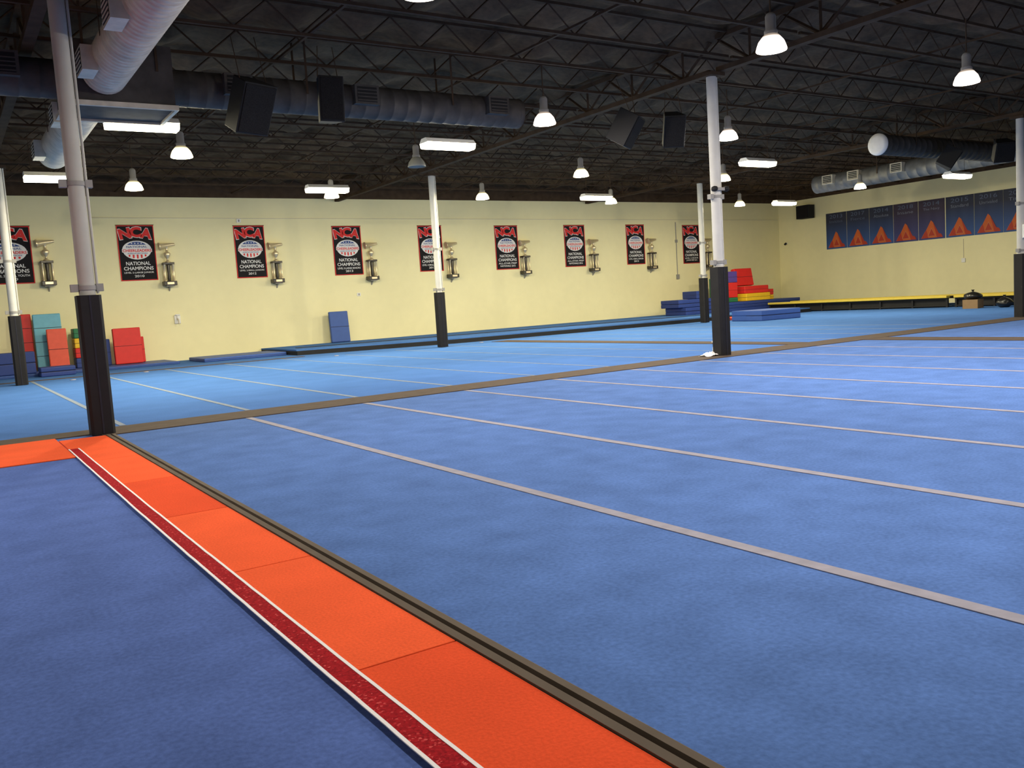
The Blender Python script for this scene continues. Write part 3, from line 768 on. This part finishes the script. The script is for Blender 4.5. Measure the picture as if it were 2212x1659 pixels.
# ------------------------------------------------------------------ trampolines at right
def trampoline(y0, y1, label):
    L = y1-y0; t = thing('tumbling_trampoline', label, 'trampoline', (36.6, y0, 0))
    mb = MB(); mb.box(-1.0, 0, .40, -.72, L, .50, 'pad_yellow'); mb.box(.72, 0, .40, 1.0, L, .50, 'pad_yellow'); mb.build('edge_pad', t, bevel=.02)
    mb = MB(); mb.box(-.72, .0, .42, .72, L, .45, 'black'); mb.build('jump_bed', t)
    MB().box(-.80, .02, .02, -.78, L-.02, .41, 'black').build('skirt', t)
    n = max(2, round(L/1.5))
    for i in range(n+1):
        y = .05+(L-.1)*i/n
        for x in (-.86, .86): MB().box(x-.04, y-.04, 0, x+.04, y+.04, .40, 'black').build('leg', t)
    mb = MB()
    for x in (-.86, .86): mb.box(x-.03, 0, .05, x+.03, L, .10, 'black'); mb.box(x-.03, 0, .33, x+.03, L, .40, 'black')
    mb.build('frame', t)
trampoline(20.9, 30.4, 'long low yellow edged trampoline along the right wall')
trampoline(11.0, 20.6, 'second yellow edged trampoline, running past the right frame edge')

# box and bags
x, y = F(2102, 663); x *= .965; y *= .965
t = thing('cardboard_box', 'brown cardboard box in front of the trampoline at right', 'box', (x, y, 0), .2)
mb = MB(); a, b, h = .34, .28, .34
mb.box(-a, -b, 0, a, b, .01, 'cardboard')
for q in ((-a, -b, a, -b+.01), (-a, b-.01, a, b), (-a, -b, -a+.01, b), (a-.01, -b, a, b)): mb.box(q[0], q[1], .01, q[2], q[3], h, 'cardboard')
mb.build('body', t)
MB().box(-a, -b, h, -.004, b, h+.008, 'cardboard').build('flap', t)
MB().box(.004, -b, h, a, b, h+.008, 'cardboard').build('flap', t)
def bag(loc, r, h, label, seed):
    t = thing('trash_bag', label, 'bag', loc)
    vs = []; fs = []; n, k = 20, 12
    for i in range(k+1):
        u = i/k; rr = r*math.sin(PI*min(1, .12+u*.86))**.7
        for j in range(n):
            a = 2*PI*j/n; q = 1+.22*noise.noise((math.cos(a)*1.6+seed, math.sin(a)*1.6, u*3))
            vs.append((rr*q*math.cos(a), rr*q*math.sin(a), h*u))
    for i in range(k):
        for j in range(n): fs.append((i*n+j, i*n+(j+1) % n, (i+1)*n+(j+1) % n, (i+1)*n+j))
    fs.append(tuple(range(n-1, -1, -1))); fs.append(tuple(range(k*n, k*n+n)))
    MB().add(vs, fs, 'bag', True).build('sack', t)
    MB().lathe([(.05, h-.03), (.03, h+.03), (.07, h+.08)], 'bag', 9, smooth=False).build('tied_neck', t)
bag((x, y, h+.009), .34, .30, 'black plastic bag lying on the cardboard box', 1)
x, y = F(2170, 660); bag((x*.955, y*.955, 0), .3, .40, 'small black bag on the floor right of the cardboard box', 6)

# spray bottle and cloth at the middle column
x, y = F(1541, 767)
t = thing('spray_bottle', 'white spray bottle standing at the foot of the middle column', 'spray bottle', (x, y-.05, .012))
MB().lathe([(.045, 0), (.05, .01), (.05, .14), (.04, .18), (.018, .21), (.018, .235)], 'white_plastic', 18).build('bottle', t)
mb = MB(); mb.prism([(-.075, .27), (-.07, .30), (.03, .305), (.035, .26), (.015, .235), (-.015, .235), (-.02, .262)], -.014, .014, 'white_plastic', 'y'); mb.build('nozzle', t)
MB().prism([(-.04, .262), (-.028, .262), (-.042, .20), (-.052, .205)], -.007, .007, 'white_plastic', 'y').build('trigger', t)
x, y = F(1531, 769)
vs = []; fs = []; n = 14
for i in range(n+1):
    for j in range(n+1):
        u, v = i/n-.5, j/n-.5; rr = math.hypot(u, v)
        hgt = max(0, .09*(1-(rr/.62)**2))*(.55+.9*abs(noise.noise((u*7, v*7, 2))))
        vs.append((u*.42+.03*noise.noise((v*5, 1, 0)), v*.30+.03*noise.noise((u*5, 4, 0)), .003+hgt))
for i in range(n):
    for j in range(n): a = i*(n+1)+j; fs.append((a, a+n+1, a+n+2, a+1))
o = MB().add(vs, fs, 'white_cloth', True).build('rag', loc=(x-.08, y-.12, .012)); tag(o, 'crumpled white rag beside the spray bottle', 'cloth')
for px, py, lb in ((158, 821, 'small white floor disc left of the left column'), (316, 804, 'small white floor disc below the bright red mat'), (727, 769, 'small white floor disc below the lone blue mat'), (1040, 740, 'small white floor disc right of the slim back column')):
    x, y = F(px, py)
    o = MB().lathe([(.08, 0), (.085, .006), (.05, .02), (.03, .022)], 'tape', 18).build('floor_disc', loc=(x, y, 0)); tag(o, lb, 'floor marker', 'white floor markers')

# faint dark world, the hall is closed
w = bpy.data.worlds.new('world'); sc.world = w; w.use_nodes = True
w.node_tree.nodes['Background'].inputs[0].default_value = (.05, .05, .05, 1)
